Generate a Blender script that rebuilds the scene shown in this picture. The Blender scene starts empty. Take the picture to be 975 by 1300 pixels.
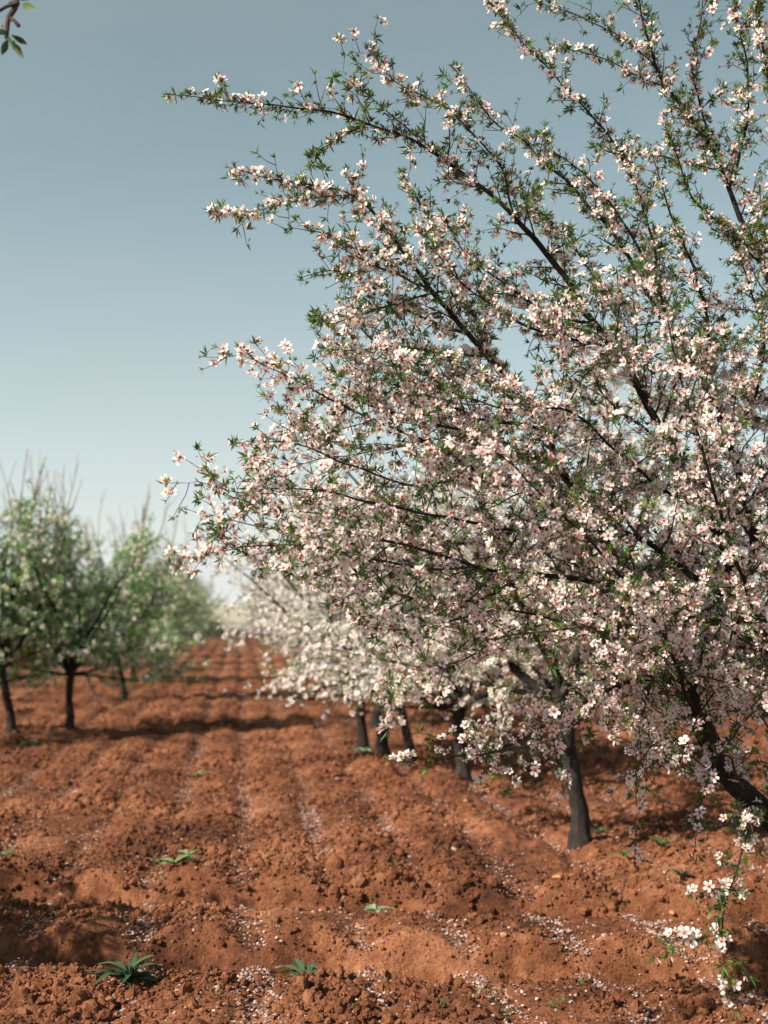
import bpy, math, random
import numpy as np
from mathutils import Vector, Matrix, Euler

# ------------------------------------------------------------------ camera, sky, sun, exposure
S = bpy.context.scene
COL = S.collection
FPX, W0, H0 = 1450.0, 975.0, 1300.0            # focal length in photograph pixels
CAM = Vector((0.0, 0.0, 1.5))
PITCH, YAW = math.radians(4.93), math.radians(7.17)
cd = bpy.data.cameras.new('camera')
cam = bpy.data.objects.new('camera', cd)
COL.objects.link(cam)
cam.location = CAM
cam.rotation_euler = (math.pi / 2 + PITCH, 0, -YAW)
cd.sensor_fit = 'VERTICAL'
cd.sensor_height = 36.0
cd.lens = 36.0 * FPX / H0
cd.clip_start, cd.clip_end = 0.05, 20000
cd.dof.use_dof = True
cd.dof.focus_distance = 4.35
cd.dof.aperture_fstop = 1.9
S.camera = cam

SUN_EL, SUN_AZ = math.radians(37), math.radians(114)      # azimuth: degrees left of the rows (+Y)
TO_SUN = Vector((-math.sin(SUN_AZ) * math.cos(SUN_EL), math.cos(SUN_AZ) * math.cos(SUN_EL), math.sin(SUN_EL)))
sl = bpy.data.lights.new('sun', 'SUN')
sl.energy, sl.angle, sl.color = 4.9, math.radians(0.55), (1.0, 0.89, 0.74)
so = bpy.data.objects.new('sun', sl)
COL.objects.link(so)
so.rotation_euler = TO_SUN.to_track_quat('Z', 'Y').to_euler()

wd = bpy.data.worlds.new('World')
S.world = wd
wd.use_nodes = True
nt = wd.node_tree
nt.nodes.clear()
def wn(t, **k):
    n = nt.nodes.new(t)
    for a, v in k.items():
        setattr(n, a, v)
    return n
sky = wn('ShaderNodeTexSky', sky_type='NISHITA', sun_disc=False)
sky.sun_elevation, sky.sun_rotation = SUN_EL, -SUN_AZ
sky.air_density, sky.dust_density, sky.ozone_density, sky.altitude = 1.1, 0.7, 1.0, 0
hsv = wn('ShaderNodeHueSaturation')
hsv.inputs['Saturation'].default_value = 0.80
hsv.inputs['Hue'].default_value = 0.475
nt.links.new(sky.outputs[0], hsv.inputs['Color'])
tintn = wn('ShaderNodeMixRGB', blend_type='MULTIPLY')
tintn.inputs[0].default_value = 1.0
tintn.inputs[2].default_value = (0.81, 0.965, 0.90, 1)
nt.links.new(hsv.outputs[0], tintn.inputs[1])
# thin high cloud veil
tc = wn('ShaderNodeTexCoord')
mp = wn('ShaderNodeMapping')
mp.inputs['Scale'].default_value = (1.5, 1.5, 4.0)
mp.inputs['Location'].default_value = (1.37, 0.71, 0.53)
nz = wn('ShaderNodeTexNoise')
nz.inputs['Scale'].default_value = 1.3
nz.inputs['Detail'].default_value = 4
rp = wn('ShaderNodeValToRGB')
rp.color_ramp.elements[0].position, rp.color_ramp.elements[1].position = 0.48, 0.85
rp.color_ramp.elements[0].color = (0, 0, 0, 1)
rp.color_ramp.elements[1].color = (0.24, 0.24, 0.24, 1)
mx = wn('ShaderNodeMixRGB')
mx.inputs['Color2'].default_value = (5.6, 5.4, 5.2, 1)
nt.links.new(tc.outputs['Generated'], mp.inputs[0])
nt.links.new(mp.outputs[0], nz.inputs['Vector'])
nt.links.new(nz.outputs[0], rp.inputs[0])
nt.links.new(rp.outputs[0], mx.inputs['Fac'])
# pale haze low in the sky, the same all round the horizon
sxz = wn('ShaderNodeSeparateXYZ')
nt.links.new(tc.outputs['Generated'], sxz.inputs[0])
absz = wn('ShaderNodeMath', operation='ABSOLUTE')
nt.links.new(sxz.outputs[2], absz.inputs[0])
mulz = wn('ShaderNodeMath', operation='MULTIPLY'); mulz.inputs[1].default_value = -4.2
nt.links.new(absz.outputs[0], mulz.inputs[0])
expz = wn('ShaderNodeMath', operation='EXPONENT')
nt.links.new(mulz.outputs[0], expz.inputs[0])
hzf = wn('ShaderNodeMath', operation='MULTIPLY'); hzf.inputs[1].default_value = 0.85
nt.links.new(expz.outputs[0], hzf.inputs[0])
hz = wn('ShaderNodeMixRGB')
hz.inputs[2].default_value = (9.2, 9.4, 9.5, 1)
nt.links.new(hzf.outputs[0], hz.inputs[0])
nt.links.new(tintn.outputs[0], hz.inputs[1])
nt.links.new(hz.outputs[0], mx.inputs['Color1'])
bgn = wn('ShaderNodeBackground')
bgn.inputs['Strength'].default_value = 0.050
wo = wn('ShaderNodeOutputWorld')
nt.links.new(mx.outputs[0], bgn.inputs[0])
nt.links.new(bgn.outputs[0], wo.inputs[0])

S.view_settings.view_transform = 'Standard'
S.view_settings.look = 'None'
S.view_settings.exposure = 1.05
S.view_settings.gamma = 1.0
S.cycles.use_denoising = True
S.cycles.max_bounces = 10
S.cycles.diffuse_bounces = 7
S.cycles.transmission_bounces = 4

# ------------------------------------------------------------------ helpers
CAMM = Matrix.Translation(CAM) @ Euler((math.pi / 2 + PITCH, 0, -YAW)).to_matrix().to_4x4()
def at(px, py, d):
    return CAMM @ Vector(((px - W0 / 2) / FPX * d, -(py - H0 / 2) / FPX * d, -d))
def onground(px, py):
    p = at(px, py, 1.0) - CAM
    q = CAM + p * (-CAM.z / p.z)
    return q.x, q.y

RNG = np.random.default_rng(7)
random.seed(11)

def _hash(ix, iy, seed):
    h = (ix * 374761393 + iy * 668265263 + seed * 974634541) & 0xFFFFFFFF
    h = ((h ^ (h >> 13)) * 1274126177) & 0xFFFFFFFF
    h = ((h ^ (h >> 15)) * 2246822519) & 0xFFFFFFFF
    return (h ^ (h >> 16)) & 0xFFFFFFFF
def noise(x, y, seed=0):
    ix, iy = np.floor(x).astype(np.int64), np.floor(y).astype(np.int64)
    fx, fy = x - ix, y - iy
    def g(dx, dy):
        a = _hash(ix + dx, iy + dy, seed) / 4294967296.0 * 2 * np.pi
        return np.cos(a) * (fx - dx) + np.sin(a) * (fy - dy)
    u, v = fx ** 3 * (fx * (fx * 6 - 15) + 10), fy ** 3 * (fy * (fy * 6 - 15) + 10)
    a = g(0, 0) * (1 - u) + g(1, 0) * u
    b = g(0, 1) * (1 - u) + g(1, 1) * u
    return (a * (1 - v) + b * v) * 1.5
def sstep(a, b, x):
    t = np.clip((x - a) / (b - a), 0, 1)
    return t * t * (3 - 2 * t)

def track_line(pa, pb):
    (x0, y0), (x1, y1) = onground(*pa), onground(*pb)
    return y0 - x0 * (y1 - y0) / (x1 - x0), (y1 - y0) / (x1 - x0)
TRACKS = [track_line((60, 1141), (800, 1150)), track_line((60, 1218), (800, 1229))]
TRUNKS = [onground(*p) for p in ((737, 1083), (587, 1000), (520, 982), (486, 976), (461, 965), (14, 943), (88, 935), (158, 893))]
FURROW = 0.483
def furrow_phase(x, y):
    return (x + 0.05 * noise(x * 0.6 + 3, y * 0.35, 5) + 0.03 * noise(x * 1.7, y * 0.9, 6)) / FURROW + 0.376
def gheight(x, y):
    x, y = np.asarray(x, float), np.asarray(y, float)
    ph = furrow_phase(x, y)
    c = 0.5 + 0.5 * np.cos(2 * np.pi * ph)
    ridge = 1 - (1 - c) ** 2.2
    amp = 0.056 * (0.9 + 0.7 * noise(x * 0.9 + 9, y * 0.45, 12))
    rid = ridge * amp
    far = 1 - sstep(40, 75, y)
    lump = 0.010 * noise(x * 3.1, y * 2.6, 21) + 0.013 * noise(x * 7.0, y * 6.2, 22)
    n3 = noise(x * 15.0, y * 14.0, 23)
    n4 = noise(x * 31.0, y * 30.0, 24)
    near = 1 - sstep(9, 22, y)
    n5 = noise(x * 8.3 + 40, y * 8.9, 25)
    crumb = (0.026 * np.abs(n3) + 0.026 * np.maximum(n5, 0) ** 1.4 + 0.018 * n4) * (0.35 + 0.65 * near) * (0.75 + 0.5 * noise(x * 1.9, y * 1.7, 26))
    z = (rid + lump) * far
    rough = np.ones_like(z)
    (b0, m0), (b1, m1) = TRACKS
    between = sstep(b1 + m1 * x - 0.9, b1 + m1 * x - 0.2, y) * (1 - sstep(b0 + m0 * x - 0.1, b0 + m0 * x + 0.1, y))
    z = z * (1 - 0.35 * between)
    for k, (b, m) in enumerate(TRACKS):
        t = (y - (b + m * x)) + 0.035 * noise(x * 1.3, y * 0 + k * 7.7, 31)
        bank = 0.16 + 0.05 * noise(x * 2.2, y * 0 + k * 3.3, 33)
        inside = 1 - sstep(bank, bank + 0.038, t) if True else 0
        inside = inside * sstep(-0.30, -0.12, t)
        lip = np.exp(-((t - bank - 0.10) / 0.07) ** 2) * 0.022 * (0.2 + 1.0 * ridge) * (1 + 1.2 * noise(x * 2.7, y * 0 + k, 36))
        bed = -0.065 - 0.05 * ridge * np.exp(-((t - bank + 0.04) / 0.06) ** 2) + 0.006 * np.sin(t * 60) * noise(x * 1.1, y * 0 + 2, 35)
        z = z * (1 - inside) + bed * inside + lip * (1 - inside)
        pitn = 0.5 + 0.9 * noise(np.floor(ph) * 3.7 + 0.5, np.full_like(x, k * 5.3 + 0.5), 37)
        u = t - bank - 0.02
        pit = c ** 2.0 * np.where(u > 0, np.exp(-(u / 0.028) ** 2), np.exp(-(u / 0.10) ** 2))
        z = z - 0.095 * np.clip(pitn + 0.45, 0.25, 1.2) * pit + 0.03 * c * np.exp(-((u - 0.10) / 0.05) ** 2)
        rough = rough * (1 - 0.3 * pit)
        rough = rough * (1 - 0.6 * inside)
    z = z + crumb * rough * far + 0.05 * noise(x * 0.21, y * 0.17, 41) * far
    for tx, ty in TRUNKS:
        d2 = (x - tx) ** 2 + (y - ty) ** 2
        z = z + 0.05 * np.exp(-d2 / 0.09)
    z = z + sstep(90, 500, y) * 1.0 * noise(x * 0.004, y * 0.004, 51)
    return z
def gz(x, y):
    return float(gheight(np.array([x]), np.array([y]))[0])

def build_mesh(name, V, T, C=None, mat=None, smooth=False, attr='tint'):
    me = bpy.data.meshes.new(name)
    V = np.asarray(V, np.float32)
    T = np.asarray(T, np.int32)
    n, k = T.shape
    me.vertices.add(len(V))
    me.vertices.foreach_set('co', V.ravel())
    me.loops.add(n * k)
    me.loops.foreach_set('vertex_index', T.ravel())
    me.polygons.add(n)
    me.polygons.foreach_set('loop_start', np.arange(0, n * k, k, dtype=np.int32))
    me.polygons.foreach_set('use_smooth', np.full(n, smooth, bool))
    me.update(calc_edges=True)
    if C is not None:
        a = me.attributes.new(attr, 'FLOAT_COLOR', 'POINT')
        cc = np.ones((len(V), 4), np.float32)
        cc[:, :3] = C
        a.data.foreach_set('color', cc.ravel())
    if mat:
        me.materials.append(mat)
    return me
def link(name, data, parent=None, loc=None, **props):
    o = bpy.data.objects.new(name, data)
    COL.objects.link(o)
    if parent:
        o.parent = parent
    if loc is not None:
        o.location = loc
    for k, v in props.items():
        o[k] = v
    return o
def thing(name, label, cat, loc, rz=0.0, group=None, scale=1.0):
    o = bpy.data.objects.new(name, None)
    o.empty_display_size = 0.1
    COL.objects.link(o)
    o.location = loc
    o.rotation_euler = (0, 0, rz)
    o.scale = (scale,) * 3
    o['label'], o['category'] = label, cat
    if group:
        o['group'] = group
    return o
def copy_tree(root, loc, rz, scale, label, group):
    r = root.copy()
    COL.objects.link(r)
    r.location, r.rotation_euler, r.scale = loc, (0, 0, rz), (scale,) * 3
    r['label'] = label
    if group:
        r['group'] = group
    for ch in list(root.children):
        c = ch.copy()
        COL.objects.link(c)
        c.parent = r
    return r

# ------------------------------------------------------------------ materials
def mat_new(name):
    m = bpy.data.materials.new(name)
    m.use_nodes = True
    m.node_tree.nodes.clear()
    N = m.node_tree.nodes.new
    L = m.node_tree.links.new
    return m, N, L
def ramp(n, *stops):
    e = n.color_ramp.elements
    while len(e) < len(stops):
        e.new(0.5)
    for el, (p, c) in zip(e, stops):
        el.position, el.color = p, (*c, 1)

def mat_soil():
    m, N, L = mat_new('red_soil')
    out, b = N('ShaderNodeOutputMaterial'), N('ShaderNodeBsdfPrincipled')
    L(b.outputs[0], out.inputs[0])
    g = N('ShaderNodeNewGeometry')
    n1, n2, n3 = N('ShaderNodeTexNoise'), N('ShaderNodeTexNoise'), N('ShaderNodeTexNoise')
    for n, s, d in ((n1, 1.1, 4), (n2, 14, 6), (n3, 90, 4)):
        n.inputs['Scale'].default_value, n.inputs['Detail'].default_value = s, d
        L(g.outputs['Position'], n.inputs['Vector'])
    r1 = N('ShaderNodeValToRGB')
    ramp(r1, (0.36, (0.064, 0.026, 0.015)), (0.50, (0.165, 0.064, 0.032)), (0.64, (0.285, 0.127, 0.067)))
    mixf = N('ShaderNodeMath'); mixf.operation = 'MULTIPLY_ADD'
    mixf.inputs[1].default_value, mixf.inputs[2].default_value = 0.55, 0.0
    add = N('ShaderNodeMath'); add.operation = 'MULTIPLY_ADD'
    add.inputs[1].default_value = 0.45
    L(n1.outputs[0], mixf.inputs[0])
    L(n2.outputs[0], add.inputs[0])
    L(mixf.outputs[0], add.inputs[2])
    L(add.outputs[0], r1.inputs[0])
    # small grit: pale and dark crumbs
    r3 = N('ShaderNodeValToRGB')
    ramp(r3, (0.30, (0.62, 0.58, 0.55)), (0.5, (1, 1, 1)), (0.70, (1.28, 1.22, 1.18)))
    L(n3.outputs[0], r3.inputs[0])
    mul = N('ShaderNodeMixRGB'); mul.blend_type = 'MULTIPLY'; mul.inputs[0].default_value = 0.8
    L(r1.outputs[0], mul.inputs[1]); L(r3.outputs[0], mul.inputs[2])
    # dry straw land beyond the orchard
    sx = N('ShaderNodeSeparateXYZ'); L(g.outputs['Position'], sx.inputs[0])
    mr = N('ShaderNodeMapRange'); mr.inputs[1].default_value, mr.inputs[2].default_value = 62, 72
    L(sx.outputs[1], mr.inputs[0])
    r4 = N('ShaderNodeValToRGB')
    ramp(r4, (0.35, (0.26, 0.23, 0.18)), (0.6, (0.38, 0.35, 0.29)))
    n5 = N('ShaderNodeTexNoise'); n5.inputs['Scale'].default_value = 0.05; n5.inputs['Detail'].default_value = 5
    L(g.outputs['Position'], n5.inputs['Vector']); L(n5.outputs[0], r4.inputs[0])
    mf = N('ShaderNodeMixRGB')
    L(mr.outputs[0], mf.inputs[0]); L(mul.outputs[0], mf.inputs[1]); L(r4.outputs[0], mf.inputs[2])
    L(mf.outputs[0], b.inputs['Base Color'])
    b.inputs['Roughness'].default_value = 0.95
    b.inputs['Specular IOR Level'].default_value = 0.15
    bp = N('ShaderNodeBump'); bp.inputs['Strength'].default_value = 0.9; bp.inputs['Distance'].default_value = 0.018
    n6 = N('ShaderNodeTexNoise'); n6.inputs['Scale'].default_value = 55; n6.inputs['Detail'].default_value = 8
    n6.inputs['Roughness'].default_value = 0.65
    L(g.outputs['Position'], n6.inputs['Vector'])
    L(n6.outputs[0], bp.inputs['Height'])
    L(bp.outputs[0], b.inputs['Normal'])
    return m
def mat_bark():
    m, N, L = mat_new('almond_bark')
    out, b = N('ShaderNodeOutputMaterial'), N('ShaderNodeBsdfPrincipled')
    L(b.outputs[0], out.inputs[0])
    t = N('ShaderNodeTexCoord')
    mp = N('ShaderNodeMapping'); mp.inputs['Scale'].default_value = (1, 1, 0.35)
    n = N('ShaderNodeTexNoise'); n.inputs['Scale'].default_value = 38; n.inputs['Detail'].default_value = 7
    n2 = N('ShaderNodeTexNoise'); n2.inputs['Scale'].default_value = 5; n2.inputs['Detail'].default_value = 3
    L(t.outputs['Object'], mp.inputs[0]); L(mp.outputs[0], n.inputs['Vector']); L(t.outputs['Object'], n2.inputs['Vector'])
    r = N('ShaderNodeValToRGB')
    ramp(r, (0.35, (0.012, 0.010, 0.010)), (0.55, (0.030, 0.024, 0.022)), (0.75, (0.070, 0.056, 0.048)))
    ad = N('ShaderNodeMath'); ad.operation = 'MULTIPLY_ADD'; ad.inputs[1].default_value = 0.6
    sc = N('ShaderNodeMath'); sc.operation = 'MULTIPLY'; sc.inputs[1].default_value = 0.4
    L(n2.outputs[0], sc.inputs[0]); L(n.outputs[0], ad.inputs[0]); L(sc.outputs[0], ad.inputs[2])
    L(ad.outputs[0], r.inputs[0]); L(r.outputs[0], b.inputs['Base Color'])
    b.inputs['Roughness'].default_value = 0.9
    b.inputs['Specular IOR Level'].default_value = 0.15
    bp = N('ShaderNodeBump'); bp.inputs['Strength'].default_value = 0.8; bp.inputs['Distance'].default_value = 0.01
    L(n.outputs[0], bp.inputs['Height']); L(bp.outputs[0], b.inputs['Normal'])
    return m
def mat_thin(name, trans, spec=0.2, rough=0.55):
    """thin plant tissue: pigment from the 'tint' attribute, light passes partly through"""
    m, N, L = mat_new(name)
    out, b, tr, mx = N('ShaderNodeOutputMaterial'), N('ShaderNodeBsdfPrincipled'), N('ShaderNodeBsdfTranslucent'), N('ShaderNodeMixShader')
    a = N('ShaderNodeAttribute'); a.attribute_name = 'tint'
    L(a.outputs['Color'], b.inputs['Base Color']); L(a.outputs['Color'], tr.inputs['Color'])
    b.inputs['Roughness'].default_value = rough
    b.inputs['Specular IOR Level'].default_value = spec
    mx.inputs[0].default_value = trans
    L(b.outputs[0], mx.inputs[1]); L(tr.outputs[0], mx.inputs[2]); L(mx.outputs[0], out.inputs[0])
    return m
def mat_stone(name, c0, c1):
    m, N, L = mat_new(name)
    out, b = N('ShaderNodeOutputMaterial'), N('ShaderNodeBsdfPrincipled')
    L(b.outputs[0], out.inputs[0])
    t, n, r = N('ShaderNodeTexCoord'), N('ShaderNodeTexNoise'), N('ShaderNodeValToRGB')
    n.inputs['Scale'].default_value, n.inputs['Detail'].default_value = 40, 5
    L(t.outputs['Object'], n.inputs['Vector']); L(n.outputs[0], r.inputs[0])
    ramp(r, (0.35, c0), (0.65, c1))
    L(r.outputs[0], b.inputs['Base Color'])
    b.inputs['Roughness'].default_value = 0.9
    return m
def mat_hill():
    m, N, L = mat_new('far_hill')
    out, b = N('ShaderNodeOutputMaterial'), N('ShaderNodeBsdfPrincipled')
    L(b.outputs[0], out.inputs[0])
    g, n, r = N('ShaderNodeNewGeometry'), N('ShaderNodeTexNoise'), N('ShaderNodeValToRGB')
    n.inputs['Scale'].default_value, n.inputs['Detail'].default_value = 0.012, 6
    L(g.outputs['Position'], n.inputs['Vector']); L(n.outputs[0], r.inputs[0])
    ramp(r, (0.4, (0.22, 0.22, 0.18)), (0.62, (0.36, 0.34, 0.29)))  # low scrub hills, tones kept pale in place of distance haze
    L(r.outputs[0], b.inputs['Base Color'])
    b.inputs['Roughness'].default_value = 0.95
    return m
SOIL, BARK = mat_soil(), mat_bark()
PETAL = mat_thin('blossom_petal', 0.50, 0.1, 0.7)
LEAF = mat_thin('almond_leaf', 0.42, 0.3, 0.5)
TWIG = mat_stone('young_twig_bark', (0.030, 0.020, 0.018), (0.085, 0.050, 0.042))
SHOOT = mat_stone('bare_shoot_bark', (0.12, 0.085, 0.06), (0.22, 0.16, 0.11))

# ------------------------------------------------------------------ ground
def make_ground():
    ys = list(np.arange(-12, 3.2, 0.4))
    y = 3.3
    while y < 75:
        ys.append(y); y *= 1.0045 if y < 6.5 else 1.0065
    while y < 4000:
        ys.append(y); y *= 1.10
    mid = list(np.arange(-1.95, 4.3, 0.023))
    left, right, s, a, b = [], [], 0.02, mid[0], mid[-1]
    while b < 4000:
        s *= 1.11
        a -= s; b += s
        left.append(a); right.append(b)
    xs = np.array(left[::-1] + mid + right)
    ys = np.array(ys)
    X, Y = np.meshgrid(xs, ys)
    Z = gheight(X, Y)
    V = np.stack([X, Y, Z], -1).reshape(-1, 3)
    nx, ny = len(xs), len(ys)
    i = np.arange(ny - 1)[:, None] * nx + np.arange(nx - 1)[None, :]
    Q = np.stack([i, i + 1, i + nx + 1, i + nx], -1).reshape(-1, 4)
    link('ground', build_mesh('ground', V, Q, mat=SOIL, smooth=True), kind='structure')
make_ground()

def tri_icosa():
    t = (1 + 5 ** 0.5) / 2
    v = np.array([(-1, t, 0), (1, t, 0), (-1, -t, 0), (1, -t, 0), (0, -1, t), (0, 1, t), (0, -1, -t), (0, 1, -t),
                  (t, 0, -1), (t, 0, 1), (-t, 0, -1), (-t, 0, 1)], float)
    v /= np.linalg.norm(v[0])
    f = np.array([(0, 11, 5), (0, 5, 1), (0, 1, 7), (0, 7, 10), (0, 10, 11), (1, 5, 9), (5, 11, 4), (11, 10, 2),
                  (10, 7, 6), (7, 1, 8), (3, 9, 4), (3, 4, 2), (3, 2, 6), (3, 6, 8), (3, 8, 9), (4, 9, 5),
                  (2, 4, 11), (6, 2, 10), (8, 6, 7), (9, 8, 1)])
    return v, f

def frames(nrm, spin):
    """rotation matrices (k,3,3) that take +Z to nrm, spun about it"""
    n = nrm / np.maximum(np.linalg.norm(nrm, axis=1, keepdims=True), 1e-9)
    ref = np.where(np.abs(n[:, 2:3]) < 0.9, np.array([[0, 0, 1.0]]), np.array([[1.0, 0, 0]]))
    u = np.cross(ref, n)
    u /= np.linalg.norm(u, axis=1, keepdims=True)
    v = np.cross(n, u)
    c, s = np.cos(spin)[:, None], np.sin(spin)[:, None]
    return np.stack([u * c + v * s, -u * s + v * c, n], -1)
def instance(tpls, which, pos, rot, scale, tint=None):
    """join transformed copies of small templates (V,T,C) into arrays"""
    Vs, Ts, Cs, off = [], [], [], 0
    for k, (tv, tt, tcol) in enumerate(tpls):
        idx = np.nonzero(which == k)[0]
        if not len(idx):
            continue
        v = np.einsum('kij,nj->kni', rot[idx], tv) * np.reshape(scale[idx], (-1, 1, 1)) + pos[idx][:, None, :]
        t = tt[None] + (np.arange(len(idx)) * len(tv))[:, None, None] + off
        c = np.repeat(tcol[None], len(idx), 0)
        if tint is not None:
            c = c * tint[idx][:, None, :]
        Vs.append(v.reshape(-1, 3)); Ts.append(t.reshape(-1, 3)); Cs.append(c.reshape(-1, 3))
        off += len(idx) * len(tv)
    return np.concatenate(Vs), np.concatenate(Ts), np.concatenate(Cs)

def scatter_xy(n, y0, y1, power=1.0, rng=RNG):
    u = rng.random(n)
    y = y0 * (y1 / y0) ** (u ** power)
    lo, hi = -0.23 * y - 0.5, 0.49 * y + 0.4
    return lo + rng.random(n) * (hi - lo), y

def crumb_nodes():
    ng = bpy.data.node_groups.new('soil_crumbs', 'GeometryNodeTree')
    ng.interface.new_socket('Geometry', in_out='INPUT', socket_type='NodeSocketGeometry')
    ng.interface.new_socket('Geometry', in_out='OUTPUT', socket_type='NodeSocketGeometry')
    N, L = ng.nodes.new, ng.links.new
    gi, go = N('NodeGroupInput'), N('NodeGroupOutput')
    ico = N('GeometryNodeMeshIcoSphere'); ico.inputs['Radius'].default_value = 1.0; ico.inputs['Subdivisions'].default_value = 2
    nz_ = N('ShaderNodeTexNoise'); nz_.inputs['Scale'].default_value = 1.35; nz_.inputs['Detail'].default_value = 2
    ps = N('GeometryNodeInputPosition')
    mul = N('ShaderNodeVectorMath'); mul.operation = 'MULTIPLY_ADD'
    mul.inputs[1].default_value = (1.5, 1.5, 1.5); mul.inputs[2].default_value = (-0.75, -0.75, -0.75)
    L(nz_.outputs['Color'], mul.inputs[0])
    sp = N('GeometryNodeSetPosition')
    L(ico.outputs['Mesh'], sp.inputs['Geometry']); L(mul.outputs[0], sp.inputs['Offset'])
    sm = N('GeometryNodeSetMaterial'); sm.inputs['Material'].default_value = SOIL
    L(sp.outputs[0], sm.inputs['Geometry'])
    mtp = N('GeometryNodeMeshToPoints')
    L(gi.outputs[0], mtp.inputs[0])
    iop = N('GeometryNodeInstanceOnPoints')
    L(mtp.outputs[0], iop.inputs['Points']); L(sm.outputs[0], iop.inputs['Instance'])
    for nm, sk in (('spin', 'Rotation'), ('size', 'Scale')):
        at_ = N('GeometryNodeInputNamedAttribute'); at_.data_type = 'FLOAT_VECTOR'; at_.inputs['Name'].default_value = nm
        L(at_.outputs['Attribute'], iop.inputs[sk])
    L(iop.outputs[0], go.inputs[0])
    return ng
def make_clods():
    n = 210000
    x, y = scatter_xy(n, 3.6, 24, 0.9)
    s = 0.0026 * np.exp(RNG.normal(0.30, 0.66, n)) * (y / 4.5) ** 0.4
    for b, m in TRACKS:
        t = y - (b + m * x)
        s[(t > -0.14) & (t < 0.13) & (RNG.random(n) < 0.9)] *= 0.3
    s *= 0.55 + 0.9 * np.clip(0.5 + noise(x * 1.4, y * 1.2, 61), 0, 1)
    s[RNG.random(n) < 0.012] *= 2.2
    s = np.minimum(s, 0.034)
    me = bpy.data.meshes.new('soil_crumbs')
    me.vertices.add(n)
    P = np.stack([x, y, gheight(x, y) + s * 0.2], -1).astype(np.float32)
    me.vertices.foreach_set('co', P.ravel())
    a = me.attributes.new('spin', 'FLOAT_VECTOR', 'POINT')
    a.data.foreach_set('vector', (RNG.random((n, 3)) * 6.28).astype(np.float32).ravel())
    a = me.attributes.new('size', 'FLOAT_VECTOR', 'POINT')
    a.data.foreach_set('vector', (s[:, None] * (0.65 + 0.7 * RNG.random((n, 3)))).astype(np.float32).ravel())
    me.materials.append(SOIL)
    o = link('soil_crumbs', me, kind='stuff', label='crumbly red clods scattered over the tilled soil', category='soil crumbs')
    o.modifiers.new('scatter', 'NODES').node_group = crumb_nodes()
make_clods()

def make_fallen_petals():
    n = 300000
    x, y = scatter_xy(n, 3.7, 22)
    ph = furrow_phase(x, y)
    c = 0.5 + 0.5 * np.cos(2 * np.pi * ph)
    patch = np.clip(0.6 + 0.8 * noise(x * 0.8, y * 0.5, 71), 0.15, 1.1)
    keep = RNG.random(n) < np.clip((1 - c) ** 8 * 1.5 + 0.055, 0, 1) * patch * (0.55 + 0.45 * sstep(-1.0, 0.8, x)) * (0.75 + 0.25 * sstep(5.2, 7.5, y))
    x, y = x[keep], y[keep]
    n = len(x)
    v = np.array([(0, -0.5, 0), (0.42, 0.1, 0.14), (0.2, 0.5, 0.06), (-0.2, 0.5, 0.06), (-0.42, 0.1, 0.14)])
    t = np.array([(0, 1, 4), (1, 2, 3), (1, 3, 4)])
    col = np.ones((5, 3)) * np.array([0.82, 0.68, 0.65])
    rot = frames(RNG.normal(0, 0.45, (n, 3)) + np.array([0, 0, 1.0]), RNG.random(n) * 6.28)
    p = np.stack([x, y, gheight(x, y) + 0.006], -1)
    tint = np.ones((n, 3)) * (0.45 + 0.55 * RNG.random((n, 1))) * np.where(RNG.random((n, 1)) < 0.25, np.array([[0.85, 0.7, 0.6]]), 1.0)
    V, T, C = instance([(v, t, col)], np.zeros(n, int), p, rot, 0.009 + 0.008 * RNG.random(n), tint)
    link('fallen_petals', build_mesh('fallen_petals', V, T, C, PETAL), kind='stuff',
         label='fallen pale petals gathered in the furrows of the red soil', category='petals')
make_fallen_petals()

# ------------------------------------------------------------------ blossom, leaf and twig templates
def petal_strip(L, Wd, cup, base_w=0.12, hi=True):
    """one petal along +Y from the origin, cupped upward"""
    if hi == 'mid':
        V = [(0, 0, 0), (-Wd * .42, 0.5 * L, 0.3 * cup * L), (Wd * .42, 0.5 * L, 0.3 * cup * L), (-Wd * .33, 0.95 * L, 0.8 * cup * L), (Wd * .33, 0.95 * L, 0.8 * cup * L)]
        T = [(0, 2, 1), (1, 2, 4), (1, 4, 3)]
        R = [0, 0.5, 0.5, 1, 1]
    elif hi:
        pr = [(0.0, base_w, 0.0), (0.42, 0.82, 0.25), (0.80, 0.95, 0.62), (1.0, 0.42, 0.86)]
        V, T = [], []
        for a, w, h in pr:
            V += [(-w * Wd / 2, a * L, h * cup * L), (w * Wd / 2, a * L, h * cup * L)]
        for i in range(3):
            a = 2 * i
            T += [(a, a + 1, a + 3), (a, a + 3, a + 2)]
        R = [0, 0, 0.42, 0.42, 0.8, 0.8, 1, 1]
    else:
        V = [(0, 0, 0), (-Wd / 2, 0.6 * L, 0.4 * cup * L), (Wd / 2, 0.6 * L, 0.4 * cup * L), (0, L, 0.85 * cup * L)]
        T = [(0, 2, 1), (1, 2, 3)]
        R = [0.25, 0.7, 0.7, 1]
    return np.array(V), np.array(T), np.array(R)
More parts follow.
